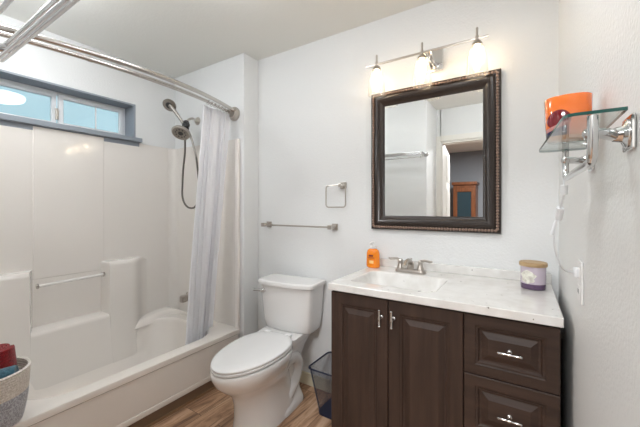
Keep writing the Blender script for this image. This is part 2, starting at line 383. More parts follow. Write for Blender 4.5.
# ---------------------------------------------------------------- bathtub
tub = thing('bathtub', 'white alcove bathtub with wide rim and smooth apron under the window', 'bathtub', ((XW+XC)/2, .95, 0))
XA = -1.808; ZR = .348
b = MB()
X0, X1, Y0, Y1 = XW+.012, XA, YN+.004, YW-.015
cx, cy = (X0+X1)/2, (Y0+Y1)/2
def rr(z, x0, x1, y0, y1, r, n=7): return [(p[0], p[1], z) for p in rrect((x0+x1)/2, (y0+y1)/2, (x1-x0)/2, (y1-y0)/2, r, n)]
rings = [rr(.10, X0, X1-.012, Y0, Y1, .012), rr(ZR-.042, X0, X1-.012, Y0, Y1, .012), rr(ZR-.034, X0, X1-.002, Y0, Y1, .012), rr(ZR-.010, X0, X1, Y0, Y1, .012), rr(ZR-.002, X0, X1-.004, Y0, Y1, .012), rr(ZR, X0, X1-.014, Y0, Y1, .012),
         rr(ZR, X0+.075, X1-.085, Y0+.30, Y1-.115, .19), rr(ZR-.004, X0+.082, X1-.093, Y0+.307, Y1-.122, .187), rr(ZR-.02, X0+.088, X1-.102, Y0+.315, Y1-.13, .185), rr(.15, X0+.13, X1-.13, Y0+.37, Y1-.16, .17), rr(.07, X0+.19, X1-.18, Y0+.43, Y1-.21, .15)]
b.loft(rings, cap=False)
f = [v for v in b.bm.verts]; n = len(rings[0]); b.bm.faces.new(f[-n:])
b.build('tub_basin', M_tub, tub, angle=40)
# raised deck along the back and drain end (moulded into the tub)
b = MB(); rings = []
for y, w, zt in ((1.20, .085, .349), (1.27, .088, .353), (1.36, .088, .366), (1.44, .085, .376), (1.50, .085, .384), (1.56, .090, .388), (1.60, .10, .389), (1.635, .13, .387), (1.652, .18, .380), (1.66, .26, .368), (1.664, .36, .355)):
    rings.append([(X0, y, ZR-.03), (X0+w+.02, y, ZR-.03), (X0+w+.008, y, zt-.02), (X0+w-.008, y, zt-.005), (X0+w-.025, y, zt), (X0, y, zt)])
rings.append([(p[0], Y1, p[2]) for p in rings[-1]])
b.loft(rings); b.build('deck', M_tub, tub, angle=60)
MB().box(XA-.05, XA-.016, Y0, Y1, .069, ZR-.02, bev=.004).build('apron', M_tub, tub)
b = MB(); b.box(XA-.05, XA-.006, Y0, Y1, .069, .105, bev=.008); b.build('apron_lip', M_tub, tub)
tag(MB().box(XA-.07, XA-.018, YN+.015, YW, 0, .067, bev=.003).build('trim_2', M_brown), kind='structure')
tag(MB().box(XA-.018, XA-.006, YN+.015, YW, 0, .012, bev=.004).build('trim_3', mat('tan_shoe_mould', (.30, .17, .09), .5)), kind='structure')

# tub spout
sp = thing('tub_spout', 'small square chrome tub spout low on the shower end wall', 'tub spout', (-2.335, YW-.015, .52))
b = MB(); rings = []
for y, h, z in ((1.697, .022, .525), (1.66, .022, .525), (1.60, .023, .523), (1.565, .025, .520), (1.556, .022, .516)):
    rings.append([(p[0], y, z+p[1]) for p in rrect(-2.335, 0, h, h*1.08, .007, 3)])
b.loft(rings); b.build('spout_body', M_nickel, sp)
MB().lathe([(.006, 0), (.006, .012), (.009, .016), (.009, .022), (.003, .026)], (-2.325, 1.60, .545), n=12).build('diverter_knob', M_nickel, sp)

# ---------------------------------------------------------------- shower head with hand shower
sh = thing('shower_fixture', 'brushed nickel shower head with hand wand and hanging hose on the end wall', 'shower head', (-2.335, YW, 2.0))
MB().lathe([(.033, 0), (.033, .005), (.022, .018), (.014, .024)], (-2.335, YW-.0005, 1.998), axis=(0, -1, 0)).build('flange', M_nickel, sh)
bez([(-2.335, YW-.015, 1.998), (-2.328, 1.655, 2.005), (-2.315, 1.61, 1.985), (-2.290, 1.572, 1.945)], .0095, 'shower_arm', M_nickel, sh)
b = MB(); b.sphere((-2.283, 1.562, 1.925), .030).tube([(-2.30, 1.575, 1.95), (-2.26, 1.545, 1.890)], .024, smooth=False, n=14); b.box(-2.30, -2.24, 1.535, 1.56, 1.90, 1.935, bev=.006)
b.build('bracket', M_black, sh)
ax = Vector((.26, -.50, -.78)).normalized()
c0 = Vector((-2.28, 1.53, 1.885))
b = MB(); b.lathe([(.014, -.012), (.018, .0), (.045, .020), (.068, .032), (.071, .044), (.068, .050), (.056, .051)], c0, n=32, axis=ax); b.build('fixed_head', M_darkn, sh)
b = MB(); b.lathe([(.0685, .046), (.0685, .0525), (.061, .0535), (.061, .0512)], c0, n=32, axis=ax, cap=False)
b.build('head_ring', M_rod, sh)
b = MB()
for k in range(10):
    a = 2*PI*k/10; q = Vector((0, 0, 1)).rotation_difference(ax)
    b.lathe([(.006, 0), (.005, .002)], c0+q @ Vector((.038*math.cos(a), .038*math.sin(a), .051)), n=8, axis=ax)
b.lathe([(.020, .050), (.018, .0545)], c0, n=20, axis=ax)
b.build('spray_nozzles', M_black, sh)
# wand
wp = [(-2.388, 1.49, 2.085), (-2.372, 1.505, 2.055), (-2.33, 1.53, 1.99), (-2.285, 1.552, 1.915), (-2.25, 1.565, 1.86), (-2.225, 1.575, 1.80), (-2.185, 1.585, 1.665)]
b = MB(); b.tube(wp, [.016, .014, .0115, .012, .011, .009, .0075]); b.build('wand_handle', M_darkn, sh)
ax2 = Vector((.28, -.55, -.6)).normalized(); c1 = Vector((-2.40, 1.50, 2.095))
MB().lathe([(.010, -.014), (.038, -.006), (.052, .008), (.053, .018), (.044, .021)], c1, n=28, axis=ax2).build('wand_head', M_darkn, sh)
MB().lathe([(.028, .020), (.026, .024), (.012, .025)], c1, n=20, axis=ax2).build('wand_face', M_black, sh)
bez([(-2.285, 1.555, 1.885), (-2.292, 1.56, 1.80), (-2.325, 1.58, 1.70), (-2.362, 1.59, 1.571), (-2.385, 1.60, 1.46), (-2.388, 1.60, 1.366), (-2.36, 1.60, 1.30), (-2.30, 1.60, 1.262), (-2.22, 1.60, 1.27), (-2.165, 1.60, 1.36), (-2.165, 1.59, 1.52), (-2.185, 1.585, 1.665)], .0075, 'hose', mat('hose_steel', (.16, .145, .13), .35, .9), sh)

# ---------------------------------------------------------------- double curved curtain rod
rod = thing('curtain_rod', 'double curved brushed nickel curtain rod spanning the tub opening', 'curtain rod', (-1.9, YW, 2.0))
def rodpts(xe, xm, n=16):
    return [(xe+(xm-xe)*(1-(2*i/n-1)**2), YN+.02+(YW-YN-.04)*i/n, 2.0) for i in range(n+1)]
RI = lambda y: -1.915+(.115)*(1-((y-.95)/.745)**2)
RO = lambda y: -1.862+(.150)*(1-((y-.95)/.745)**2)
ys = [YN+.02+(YW-YN-.05)*i/18 for i in range(19)]
MB().tube([(RO(y), y, 2.0) for y in ys], .0125, n=14, sub=2).build('outer_rod', M_rod, rod)
MB().tube([(RI(y), y, 2.0) for y in ys], .0115, n=14, sub=2).build('inner_rod', M_rod, rod)
MB().tube([(RO(y), y, 2.0) for y in (.79, .80, .81)], .0142, n=14, smooth=False).build('joint_collar', M_rod, rod)
MB().tube([(RI(y), y, 2.0) for y in (.70, .705, .715)], .0132, n=14, smooth=False).build('joint_collar', M_rod, rod)
for yy, sg in ((YW, -1), (YN, 1)):
    b = MB(); b.lathe([(.052, .0005), (.054, .010), (.050, .022), (.036, .030), (.034, .040)], (-1.880, yy, 1.985), n=28, axis=(0, sg, 0)); b.build('flange', M_nickel, rod)

# ---------------------------------------------------------------- curtain
def curtain():
    th = thing('shower_curtain', 'white fabric shower curtain gathered at the far end of the tub', 'shower curtain', (-1.93, 1.53, .2))
    b = MB(); NZ, NU = 26, 96; g = []
    for i in range(NZ+1):
        w = i/NZ; z = 1.984-(1.984-.20)*w; row = []
        yl = 1.425-.085*w**.8; yr = 1.675-.07*w; 
        ww = min(1, w*1.05)
        xl = -1.893-.085*ww**1.1; xr = -1.912-.135*ww**1.1
        amp = .012+.017*w
        for j in range(NU+1):
            u = j/NU
            ph = u*2*PI*6.5+.5*math.sin(3*w+u*5)
            px = xl+(xr-xl)*u; py = yl+(yr-yl)*u
            sc = max(0, 1-w*14)*.006
            row.append(Vector((px+amp*math.sin(ph)+.007*math.sin(2.3*ph+1+w), py+.012*math.sin(2*ph)*(1-.3*w)+.004*math.sin(5*w+9*u), z-sc*(1-math.cos(ph*2)))))
        g.append(row)
    V = [[b.bm.verts.new(p) for p in r] for r in g]
    for i in range(NZ):
        for j in range(NU): b.bm.faces.new((V[i][j], V[i][j+1], V[i+1][j+1], V[i+1][j]))
    o = b.build('curtain_cloth', M_curtain, th, angle=80)
    md = o.modifiers.new('thickness', 'SOLIDIFY'); md.thickness = .002
    for k in range(7):
        y = 1.44+.036*k; c = MB(); R = .0165; x = RI(y)
        c.tube([(x+R*math.cos(a), y+.003*math.sin(a), 1.9965+R*1.1*math.sin(a)) for a in [2*PI*q/12 for q in range(12)]], .0019, n=6, sub=2, closed=True)
        c.build('curtain_ring', M_chrome, th)
curtain()

# ---------------------------------------------------------------- toilet
toi = thing('toilet', 'white two-piece toilet with closed lid between the tub and vanity', 'toilet', (-1.376, 1.832, 0), math.radians(6))
TW = WORLD(toi)
def egg(cy, hw, lf, lb, z, n=40, pw=2.3):
    pts = []
    for k in range(n):
        a = 2*PI*k/n; c, s = math.cos(a), math.sin(a)
        x = hw*math.copysign(abs(c)**(2/pw), c); L = lb if s > 0 else lf
        pw2 = 2/pw if s > 0 else 2/2.0
        x = hw*math.copysign(abs(c)**(2/(pw if s > 0 else 2.0)), c)
        y = cy+L*math.copysign(abs(s)**pw2, s); pts.append((x, y, z))
    return pts
def tbuild(b, name, m, **k): b.bm.transform(TW); return b.build(name, m, toi, **k)
b = MB()   # foot + pedestal + bowl as one shell
R = [egg(-.38, .136, .245, .26, 0, pw=3), egg(-.38, .134, .245, .26, .012, pw=3), egg(-.38, .128, .242, .255, .05, pw=3), egg(-.38, .118, .240, .245, .10), egg(-.39, .114, .235, .23, .17), egg(-.40, .116, .240, .22, .22),
     egg(-.41, .128, .258, .20, .26), egg(-.43, .150, .285, .21, .295), egg(-.45, .172, .305, .22, .335), egg(-.455, .184, .318, .23, .370), egg(-.455, .189, .323, .235, .398), egg(-.455, .185, .317, .23, .408)]
b.loft(R); tbuild(b, 'bowl', M_porc, angle=60)
b = MB()   # rear body carrying the tank, with the visible trapway
b.loft([[(p[0], p[1], z) for p in rrect(0, cy, hx_, hy_, r_, 5)] for z, cy, hx_, hy_, r_ in ((.0, -.250, .142, .150, .07), (.018, -.250, .142, .150, .07), (.035, -.245, .132, .145, .07), (.07, -.225, .104, .130, .06), (.15, -.20, .085, .125, .05), (.25, -.19, .088, .125, .05), (.33, -.17, .108, .13, .05), (.39, -.16, .135, .145, .05), (.425, -.155, .150, .145, .04), (.437, -.155, .148, .142, .04))])
tbuild(b, 'base_body', M_porc, angle=60)
for sx in (1, -1):
    b = MB(); b.tube([(sx*.070, -.42, .25), (sx*.078, -.33, .275), (sx*.076, -.25, .30), (sx*.072, -.17, .28), (sx*.070, -.13, .21), (sx*.072, -.17, .13), (sx*.078, -.25, .08), (sx*.082, -.32, .04)], [.030, .045, .050, .050, .048, .046, .044, .036], n=18)
    tbuild(b, 'trapway', M_porc, angle=70)
b = MB()   # tank: tapered, bowed front
def tankring(z, hw, yf, yb, bow, n=12):
    pts = [(-hw+.012, yb, z), (-hw, yb-.012, z), (-hw, yf+.035, z), (-hw+.006, yf+.015, z), (-hw+.02, yf+.004, z)]
    for k in range(1, n): x = -hw+.02+(2*hw-.04)*k/n; pts.append((x, yf+.004-bow*(1-(x/(hw-.02))**2), z))
    pts += [(hw-.02, yf+.004, z), (hw-.006, yf+.015, z), (hw, yf+.035, z), (hw, yb-.012, z), (hw-.012, yb, z)]
    return pts
TX = .018
def tk(*a): return [(x+TX, y, z) for x, y, z in tankring(*a)]
b.loft([tk(.430, .160, -.150, -.02, .016), tk(.444, .178, -.172, -.012, .018), tk(.50, .188, -.182, -.008, .020), tk(.735, .206, -.198, -.005, .024), tk(.738, .200, -.192, -.008, .024)])
tbuild(b, 'tank', M_porc, angle=50)
b = MB(); b.loft([tk(.7385, .210, -.202, -.003, .026), tk(.743, .218, -.213, -.0, .028), tk(.762, .220, -.215, .0, .028), tk(.770, .216, -.210, -.003, .027), tk(.773, .206, -.196, -.012, .025)])
tbuild(b, 'tank_lid', M_porc, angle=50)
b = MB(); b.lathe([(.014, 0), (.014, .008), (.009, .012), (.009, .02)], (-.14, -.204, .700), axis=(0, -1, 0), n=16)
b.tube([(-.14, -.220, .700), (-.175, -.221, .702), (-.208, -.221, .701)], [.008, .007, .010]); tbuild(b, 'flush_lever', M_chrome)
def seatring(z, d=0): return egg(-.445, .179-d, .332-d, .222-d, z-.012, n=48, pw=2.35)
b = MB(); b.loft([seatring(.424, .006), seatring(.428, 0), seatring(.436, 0), seatring(.440, .005)]); tbuild(b, 'seat', M_seat, angle=60)
b = MB(); b.loft([seatring(.4415, .004), seatring(.445, .0), seatring(.451, .0), seatring(.456, .006), seatring(.459, .02), seatring(.461, .07)]); tbuild(b, 'lid', M_seat, angle=60)
for x in (-.10, .055): tbuild(MB().box(x, x+.045, -.255, -.225, .425, .452, bev=.006), 'hinge', M_seat)

# ---------------------------------------------------------------- vanity
VX0, VX1, VY = -.786, .103, 1.319
van = thing('vanity_cabinet', 'espresso bathroom vanity cabinet with two doors and stacked drawers', 'vanity', ((VX0+VX1)/2, 1.59, 0))
b = MB()   # open-topped box: sides, back, bottom, partition and front rails
b.box(VX0, VX0+.016, VY+.019, D-.003, .09, .8715).box(VX1-.016, VX1, VY+.019, D-.003, .09, .8715).box(VX0+.016, VX1-.016, D-.015, D-.003, .09, .8715)
b.box(VX0+.016, VX1-.016, VY+.019, D-.015, .09, .106).box(-.203, -.187, VY+.036, D-.015, .106, .8715)
b.box(VX0+.016, VX1-.016, VY+.019, VY+.035, .106, .8715).box(VX0+.01, VX1-.01, VY+.08, D-.01, 0, .09)
b.build('carcass', M_cab, van)
def raised(x0, x1, z0, z1, rail, m, name, yb=VY+.0185, yf=VY):
    """frame-and-raised-panel front: rings stepping in from the edge"""
    b = MB()
    prof = [(0, yb), (0, yf+.003), (.003, yf), (rail-.004, yf), (rail, yf+.003), (rail+.006, yf+.004), (rail+.011, yf+.0105), (rail+.018, yf+.0115), (rail+.040, yf+.003), (rail+.044, yf+.003)]
    rings = []
    for d, y in prof: rings.append([(x0+d, y, z0+d), (x1-d, y, z0+d), (x1-d, y, z1-d), (x0+d, y, z1-d)])
    b.loft(rings); return b.build(name, m, van, angle=20)
def pull(parent, c, horiz):
    cx, cy, cz = c; L = .038
    b = MB(); P = (lambda t: (cx+t, cy-.026, cz)) if horiz else (lambda t: (cx, cy-.026, cz+t))
    b.tube([P(-L), P(-L+.004), P(-L+.008), P(-.02), P(-.008), P(0), P(.008), P(.02), P(L-.008), P(L-.004), P(L)], [.004, .0062, .0042, .0046, .004, .0065, .004, .0046, .0042, .0062, .004], n=12, smooth=False)
    b.tube([(cx, cy+.001, cz), (cx, cy-.026, cz)], .0045, smooth=False, n=10)
    b.lathe([(.010, 0), (.009, .003), (.006, .006)], (cx, cy, cz), n=14, axis=(0, -1, 0))
    return b.build('handle', M_chrome, parent)
d1 = raised(VX0+.002, -.4985, .10, .861, .052, M_cab, 'door'); pull(d1, (-.527, VY, .785), False)
d2 = raised(-.4955, -.1965, .10, .861, .052, M_cab, 'door'); pull(d2, (-.472, VY, .788), False)
for z0, z1 in ((.6385, .861), (.400, .6355), (.10, .397)):
    dr = raised(-.1935, VX1-.001, z0, z1, .042, M_cabh, 'drawer'); pull(dr, (-.043, VY+.003, (z0+z1)/2-.003), True)

ct = thing('countertop', 'white speckled cultured marble vanity top with integral rectangular basin', 'countertop', (-.339, 1.58, .872))
CX0, CX1, CY0, CY1 = -.790, .1095, 1.299, D-.002
b = MB()
bx, by, bhx, bhy = -.525, 1.545, .205, .150
def ctr(z, d): return [(p[0], p[1], z) for p in rrect((CX0+CX1)/2, (CY0+CY1)/2, (CX1-CX0)/2-d, (CY1-CY0)/2-d, .004+.0*d, 8)]
def bas(z, d, r=.045): return [(p[0], p[1], z) for p in rrect(bx, by, bhx-d, bhy-d, r, 8)]
rings = [bas(.784, .08, .05), bas(.792, .045, .05), bas(.83, .020), bas(.872, -.014), ctr(.872, .002), ctr(.874, 0), ctr(.902, 0), ctr(.905, .003), bas(.905, -.006), bas(.9025, .0), bas(.895, .006), bas(.83, .03), bas(.80, .05, .05), bas(.792, .08, .05)]
b.loft(rings); b.build('slab', M_marble, ct, angle=40)
MB().box(CX0, CX1, CY1-.020, CY1, .905, .951, bev=.003).build('backsplash', M_marble, ct)
MB().lathe([(.022, 0), (.022, .002), (.014, .003), (.010, .001)], (bx, by, .792), n=20).build('drain', M_nickel, ct)

# faucet
fa = thing('faucet', 'brushed nickel two-handle centerset faucet on the vanity top', 'faucet', (-.530, 1.752, .905))
fx, fy = -.530, 1.750
b = MB(); b.loft([[(p[0], p[1], z) for p in rrect(fx, fy, .082-d, .027-d, .02, 5)] for z, d in ((.905, 0), (.915, 0), (.922, .003), (.926, .010))]); b.build('base_plate', M_nickel, fa)
b = MB(); b.tube([(fx, fy+.004, .920), (fx, fy, .955), (fx, fy-.03, .973), (fx, fy-.075, .972), (fx, fy-.105, .955)], [.020, .017, .0145, .0125, .011], n=16); b.build('spout', M_nickel, fa)
MB().tube([(fx, fy+.018, .92), (fx, fy+.018, .975), (fx, fy+.018, .982)], [.003, .003, .006], smooth=False).build('lift_rod', M_nickel, fa)
for sg in (-1, 1):
    b = MB(); hx_ = fx+sg*.055
    b.lathe([(.021, 0), (.019, .012), (.014, .030), (.012, .042), (.014, .050), (.010, .058)], (hx_, fy, .918), n=20)
    b.tube([(hx_, fy, .968), (hx_+sg*.025, fy-.004, .976), (hx_+sg*.055, fy-.008, .974), (hx_+sg*.066, fy-.009, .978)], [.009, .007, .0065, .005]); b.build('handle', M_nickel, fa)

# soap bottle
so = thing('soap_bottle', 'orange liquid hand soap pump bottle at the left of the faucet', 'soap bottle', (-.745, 1.775, .905))
sx_, sy_ = -.762, 1.775
M_soap = mat('orange_soap', (.95, .26, .008), .12, coat=.6)
b = MB(); b.lathe([(.034, 0), (.041, .004), (.0425, .02), (.041, .06), (.040, .085), (.035, .103), (.022, .112), (.014, .114)], (sx_, sy_, .905), n=28, sy=.62); b.build('bottle_body', M_soap, so)
b = MB(); b.lathe([(.016, 0), (.016, .012), (.012, .016)], (sx_, sy_, 1.019), n=20); b.build('collar', M_white, so)
b = MB(); b.lathe([(.005, 0), (.005, .012), (.013, .014), (.014, .024), (.011, .027)], (sx_, sy_, 1.034), n=16).tube([(sx_, sy_, 1.053), (sx_-.004, sy_-.025, 1.053), (sx_-.006, sy_-.036, 1.047)], [.006, .0055, .004]); b.build('pump', M_white, so)
def front_patch(name, m, c, rad, sy, a0, a1, z0, z1, parent, n=10, off=.0008, rz=None):
    b = MB(); rows = []
    for z in (z0, z1):
        rows.append([(c[0]+(rad+off)*math.cos(a0+(a1-a0)*k/n), c[1]+(rad*sy+off)*math.sin(a0+(a1-a0)*k/n), z) for k in range(n+1)])
    V = [[b.bm.verts.new(p) for p in r] for r in rows]
    for k in range(n): b.bm.faces.new((V[0][k], V[0][k+1], V[1][k+1], V[1][k]))
    return b.build(name, m, parent)
front_patch('label', mat('soap_label', (.55, .13, .01), .4), (sx_, sy_), .0412, .64, -2.2, -1.1, .962, .969, so)
front_patch('label', mat('soap_label_dark', (.20, .03, .02), .4), (sx_, sy_), .0412, .64, -2.0, -1.3, .973, .983, so)
front_patch('label', mat('soap_label_light', (1, .62, .25), .4), (sx_, sy_), .0416, .64, -1.9, -1.25, .932, .950, so)

# candle
ca = thing('candle_jar', 'lilac and purple glass candle jar with wooden lid at the counter end', 'candle', (.034, 1.70, .905))
c_ = (.034, 1.70)
M_cj = mat('candle_wax_lilac', (.58, .50, .58), .2, coat=.5); M_cp = mat('candle_purple_base', (.10, .055, .12), .08, coat=.6)
MB().lathe([(.040, 0), (.047, .003), (.048, .010), (.048, .026)], (*c_, .905), n=36).build('jar_base', M_cp, ca)
b = MB(); b.lathe([(.048, .0), (.048, .072), (.046, .075)], (*c_, .931), n=36); 
b.build('jar_wall', M_cj, ca)
MB().lathe([(.0525, 0), (.0535, .004), (.0535, .014), (.050, .018)], (*c_, 1.006), n=36).build('lid', M_lidw, ca)
M_lab = mat('candle_label', (.80, .74, .66), .5, noise=(60, .35)); 
b = MB(); cc = Vector((*c_, .965)); rows = []
for i in range(9):
    v = -1+2*i/8; w = math.sqrt(max(0, 1-v*v))*(.62+.12*math.sin(7*v))+.02; z = .962+v*.030
    rows.append([(c_[0]+.0488*math.cos(a), c_[1]+.0488*math.sin(a), z) for a in [-2.05+w*(k/6-1)*1.0+w*(k/6)*0 +.0 if False else -2.05+w*(k/4-1) for k in range(9)]])
V = [[b.bm.verts.new(p) for p in r] for r in rows]
for i in range(8):
    for k in range(8): b.bm.faces.new((V[i][k], V[i][k+1], V[i+1][k+1], V[i+1][k]))
b.build('label', M_lab, ca)

# ---------------------------------------------------------------- mirror
mi = thing('wall_mirror', 'large rectangular mirror in a dark espresso beaded frame above the vanity', 'mirror', (-.45, D, 1.549))
mx0, mx1, mz0, mz1 = -.803, -.097, 1.131, 1.968
b = MB(); prof = [(0, 0.001), (0, .024), (.006, .030), (.014, .030), (.018, .024), (.024, .024), (.030, .034), (.042, .036), (.055, .032), (.068, .022), (.076, .014), (.080, .014), (.084, .010), (.084, .001)]
rings = [[(mx0+d, D-y, mz0+d), (mx1-d, D-y, mz0+d), (mx1-d, D-y, mz1-d), (mx0+d, D-y, mz1-d)] for d, y in prof]
b.loft(rings, cap=False, loop=True); b.build('frame', M_frame, mi, angle=50)
b = MB(); dd = .016
def beadline(p0, p1, n):
    for k in range(n):
        q = Vector(p0).lerp(Vector(p1), (k+.5)/n); b.sphere(q, .0078, n=8)
y_ = D-.030
beadline((mx0+dd, y_, mz1-dd), (mx1-dd, y_, mz1-dd), 44); beadline((mx0+dd, y_, mz0+dd), (mx1-dd, y_, mz0+dd), 44)
beadline((mx0+dd, y_, mz0+dd), (mx0+dd, y_, mz1-dd), 52); beadline((mx1-dd, y_, mz0+dd), (mx1-dd, y_, mz1-dd), 52)
b.build('beading', M_bead, mi, angle=80)
MB().box(mx0+.078, mx1-.078, D-.010, D-.004, mz0+.078, mz1-.078).build('mirror_glass', M_mirror, mi)

# ---------------------------------------------------------------- vanity light
vl = thing('vanity_light', 'three-light chrome bar vanity fixture with clear glass shades above the mirror', 'light fixture', (-.44, D, 2.09))
LY = 1.746; LZ = 2.103
b = MB(); b.box(-.500, -.378, D-.022, D-.001, 2.030, 2.150, bev=.004); b.build('back_plate', M_chrome, vl)
b = MB(); b.tube([(-.425, D-.02, 2.075), (-.425, D-.06, 2.068), (-.425, LY+.02, 2.085), (-.425, LY, LZ)], [.012, .011, .009, .008]).tube([(-.455, D-.02, 2.10), (-.455, LY+.02, LZ), (-.455, LY, LZ)], .007); b.build('arm', M_chrome, vl)
MB().box(-.798, -.145, LY-.005, LY+.005, LZ-.005, LZ+.005, bev=.001).build('bar', M_nickel, vl)
bulbm = mat('bulb_glow', (1, .9, .7), .3, emit=((1, .76, .50), BULB_GLOW))
for x in (-.727, -.465, -.196):
    b = MB(); b.lathe([(.004, .055), (.0055, .052), (.0055, .020), (.008, .010), (.008, -.008), (.016, -.014), (.024, -.026), (.025, -.036), (.018, -.037)][::-1], (x, LY, LZ-.0), n=24)
    b.build('socket', M_nickel, vl)
    b = MB(); zz = LZ-.036
    b.lathe([(.026, 0), (.032, -.010), (.040, -.035), (.046, -.070), (.049, -.110), (.050, -.145), (.0485, -.145), (.047, -.110), (.044, -.070), (.038, -.036), (.030, -.011), (.024, -.002)], (x, LY, zz), n=32, cap=False)
    s_ = b.build('glass_shade', M_shade, vl, angle=80)
    b = MB(); b.lathe([(.012, 0), (.014, -.02), (.018, -.045), (.019, -.065), (.015, -.088), (.006, -.100)][::-1], (x, LY, zz+.004), n=20); o = b.build('bulb', bulbm, vl); o.visible_shadow = True

# ---------------------------------------------------------------- towel bar + ring on the back wall
tb = thing('towel_bar', 'thin chrome towel bar with square posts on the wall above the toilet', 'towel bar', (-1.385, D, 1.133))
for x in (-1.665, -1.075):
    b = MB(); b.box(x-.022, x+.022, D-.012, D-.0005, 1.111, 1.155, bev=.003).box(x-.011, x+.011, D-.062, D-.01, 1.122, 1.144, bev=.003).box(x-.014, x+.014, D-.084, D-.056, 1.119, 1.147, bev=.003); b.build('post', M_nickel, tb)
MB().tube([(-1.665, D-.07, 1.133), (-1.075, D-.07, 1.133)], .006, n=12, smooth=False).build('bar', M_nickel, tb)
tr = thing('towel_ring', 'square chrome towel ring hanging on the wall left of the mirror', 'towel ring', (-1.02, D, 1.40))
b = MB(); b.box(-1.033, -.989, D-.012, D-.0005, 1.388, 1.432, bev=.003).box(-1.024, -1.000, D-.055, D-.01, 1.398, 1.422, bev=.003); b.build('post', M_nickel, tr)
b = MB(); pts = [(p[0], D-.050, p[1]) for p in rrect(-1.045, 1.338, .074, .072, .020, 5)]; b.tube(pts, .0045, n=10, smooth=False, closed=True); b.build('ring', M_nickel, tr)

# ---------------------------------------------------------------- towel rack on the near end wall (upper left; also seen in the mirror)
rk = thing('towel_rack', 'chrome hotel style double towel rack mounted high on the wall over the basket', 'towel rack', (-1.3, YN, 1.84))
b = MB(); b.tube([(-1.72, .372, 1.842), (-.885, .372, 1.842)], .0085, n=14, smooth=False); b.build('front_rail', M_chrome, rk)
MB().tube([(-1.545, .348, 1.846), (-.90, .348, 1.846)], .008, n=14, smooth=False).build('shelf_rail', M_chrome, rk)
MB().tube([(-1.70, .277, 1.846), (-.90, .277, 1.846)], .007, n=12, smooth=False).build('shelf_rail', M_chrome, rk)
MB().tube([(-1.70, .215, 1.846), (-.90, .215, 1.846)], .007, n=12, smooth=False).build('shelf_rail', M_chrome, rk)
MB().tube([(-1.66, .33, 1.795), (-.91, .33, 1.795)], .006, n=12, smooth=False).build('hanging_rail', M_chrome, rk)
for x in (-1.60, -.895):
    b = MB(); b.lathe([(.026, 0.0005), (.026, .006), (.014, .012)], (x, YN, 1.838), n=20, axis=(0, 1, 0)).tube([(x, YN+.008, 1.838), (x, .33, 1.838), (x, .372, 1.842)], .008, smooth=False).tube([(x, .33, 1.838), (x, .33, 1.795)], .006, smooth=False)
    b.build('bracket', M_chrome, rk)
MB().tube([(-1.545, .348, 1.846), (-1.552, .352, 1.846), (-1.556, .345, 1.843), (-1.60, .30, 1.838)], [.012, .013, .009, .008], n=12).build('bracket', M_chrome, rk)

# ---------------------------------------------------------------- glass shelf on the right wall
gs = thing('glass_shelf', 'small bowed glass shelf on a chrome rail bracket fixed to the right wall', 'glass shelf', (XR, .78, 1.40))
ZG = 1.4015
b = MB(); pts = [(.126, .600), (.064, .599), (.055, .602), (.0505, .612), (.049, .63), (.040, .78), (.0305, .935), (.032, .950), (.042, .960), (.060, .963), (.126, .963)]
b.loft([[(min(x, .121), y, ZG) for x, y in pts], [(min(x, .121), y, ZG+.005) for x, y in pts]])
o = b.build('glass_panel', M_shelfg, gs); o.data.materials.append(M_shelfedge)
for p in o.data.polygons:
    if abs(p.normal.z) < .5: p.material_index = 1
b = MB(); b.tube([(.0845, .607, 1.4005), (.0845, .607, 1.36), (.0845, .615, 1.342), (.084, .635, 1.334), (.083, .78, 1.334), (.083, .92, 1.334), (.083, .942, 1.342), (.083, .950, 1.36), (.083, .950, 1.4005)], .0066, n=14, sub=4); b.build('rail', M_chrome, gs)
for y in (.630, .955):
    b = MB(); b.lathe([(.022, .0005), (.022, .008), (.013, .012), (.0105, .022)], (XR, y+.027, 1.378), n=20, axis=(-1, 0, 0)).tube([(XR-.02, y+.026, 1.378), (.10, y+.004, 1.378), (.083, y-.006, 1.378)], [.0095, .008, .008], smooth=False, n=14); b.sphere((.083, y-.006, 1.378), .009); b.box(XR-.006, XR-.0003, y+.0, y+.054, 1.352, 1.404, bev=.003)
    b.build('wall_mount', M_chrome, gs)
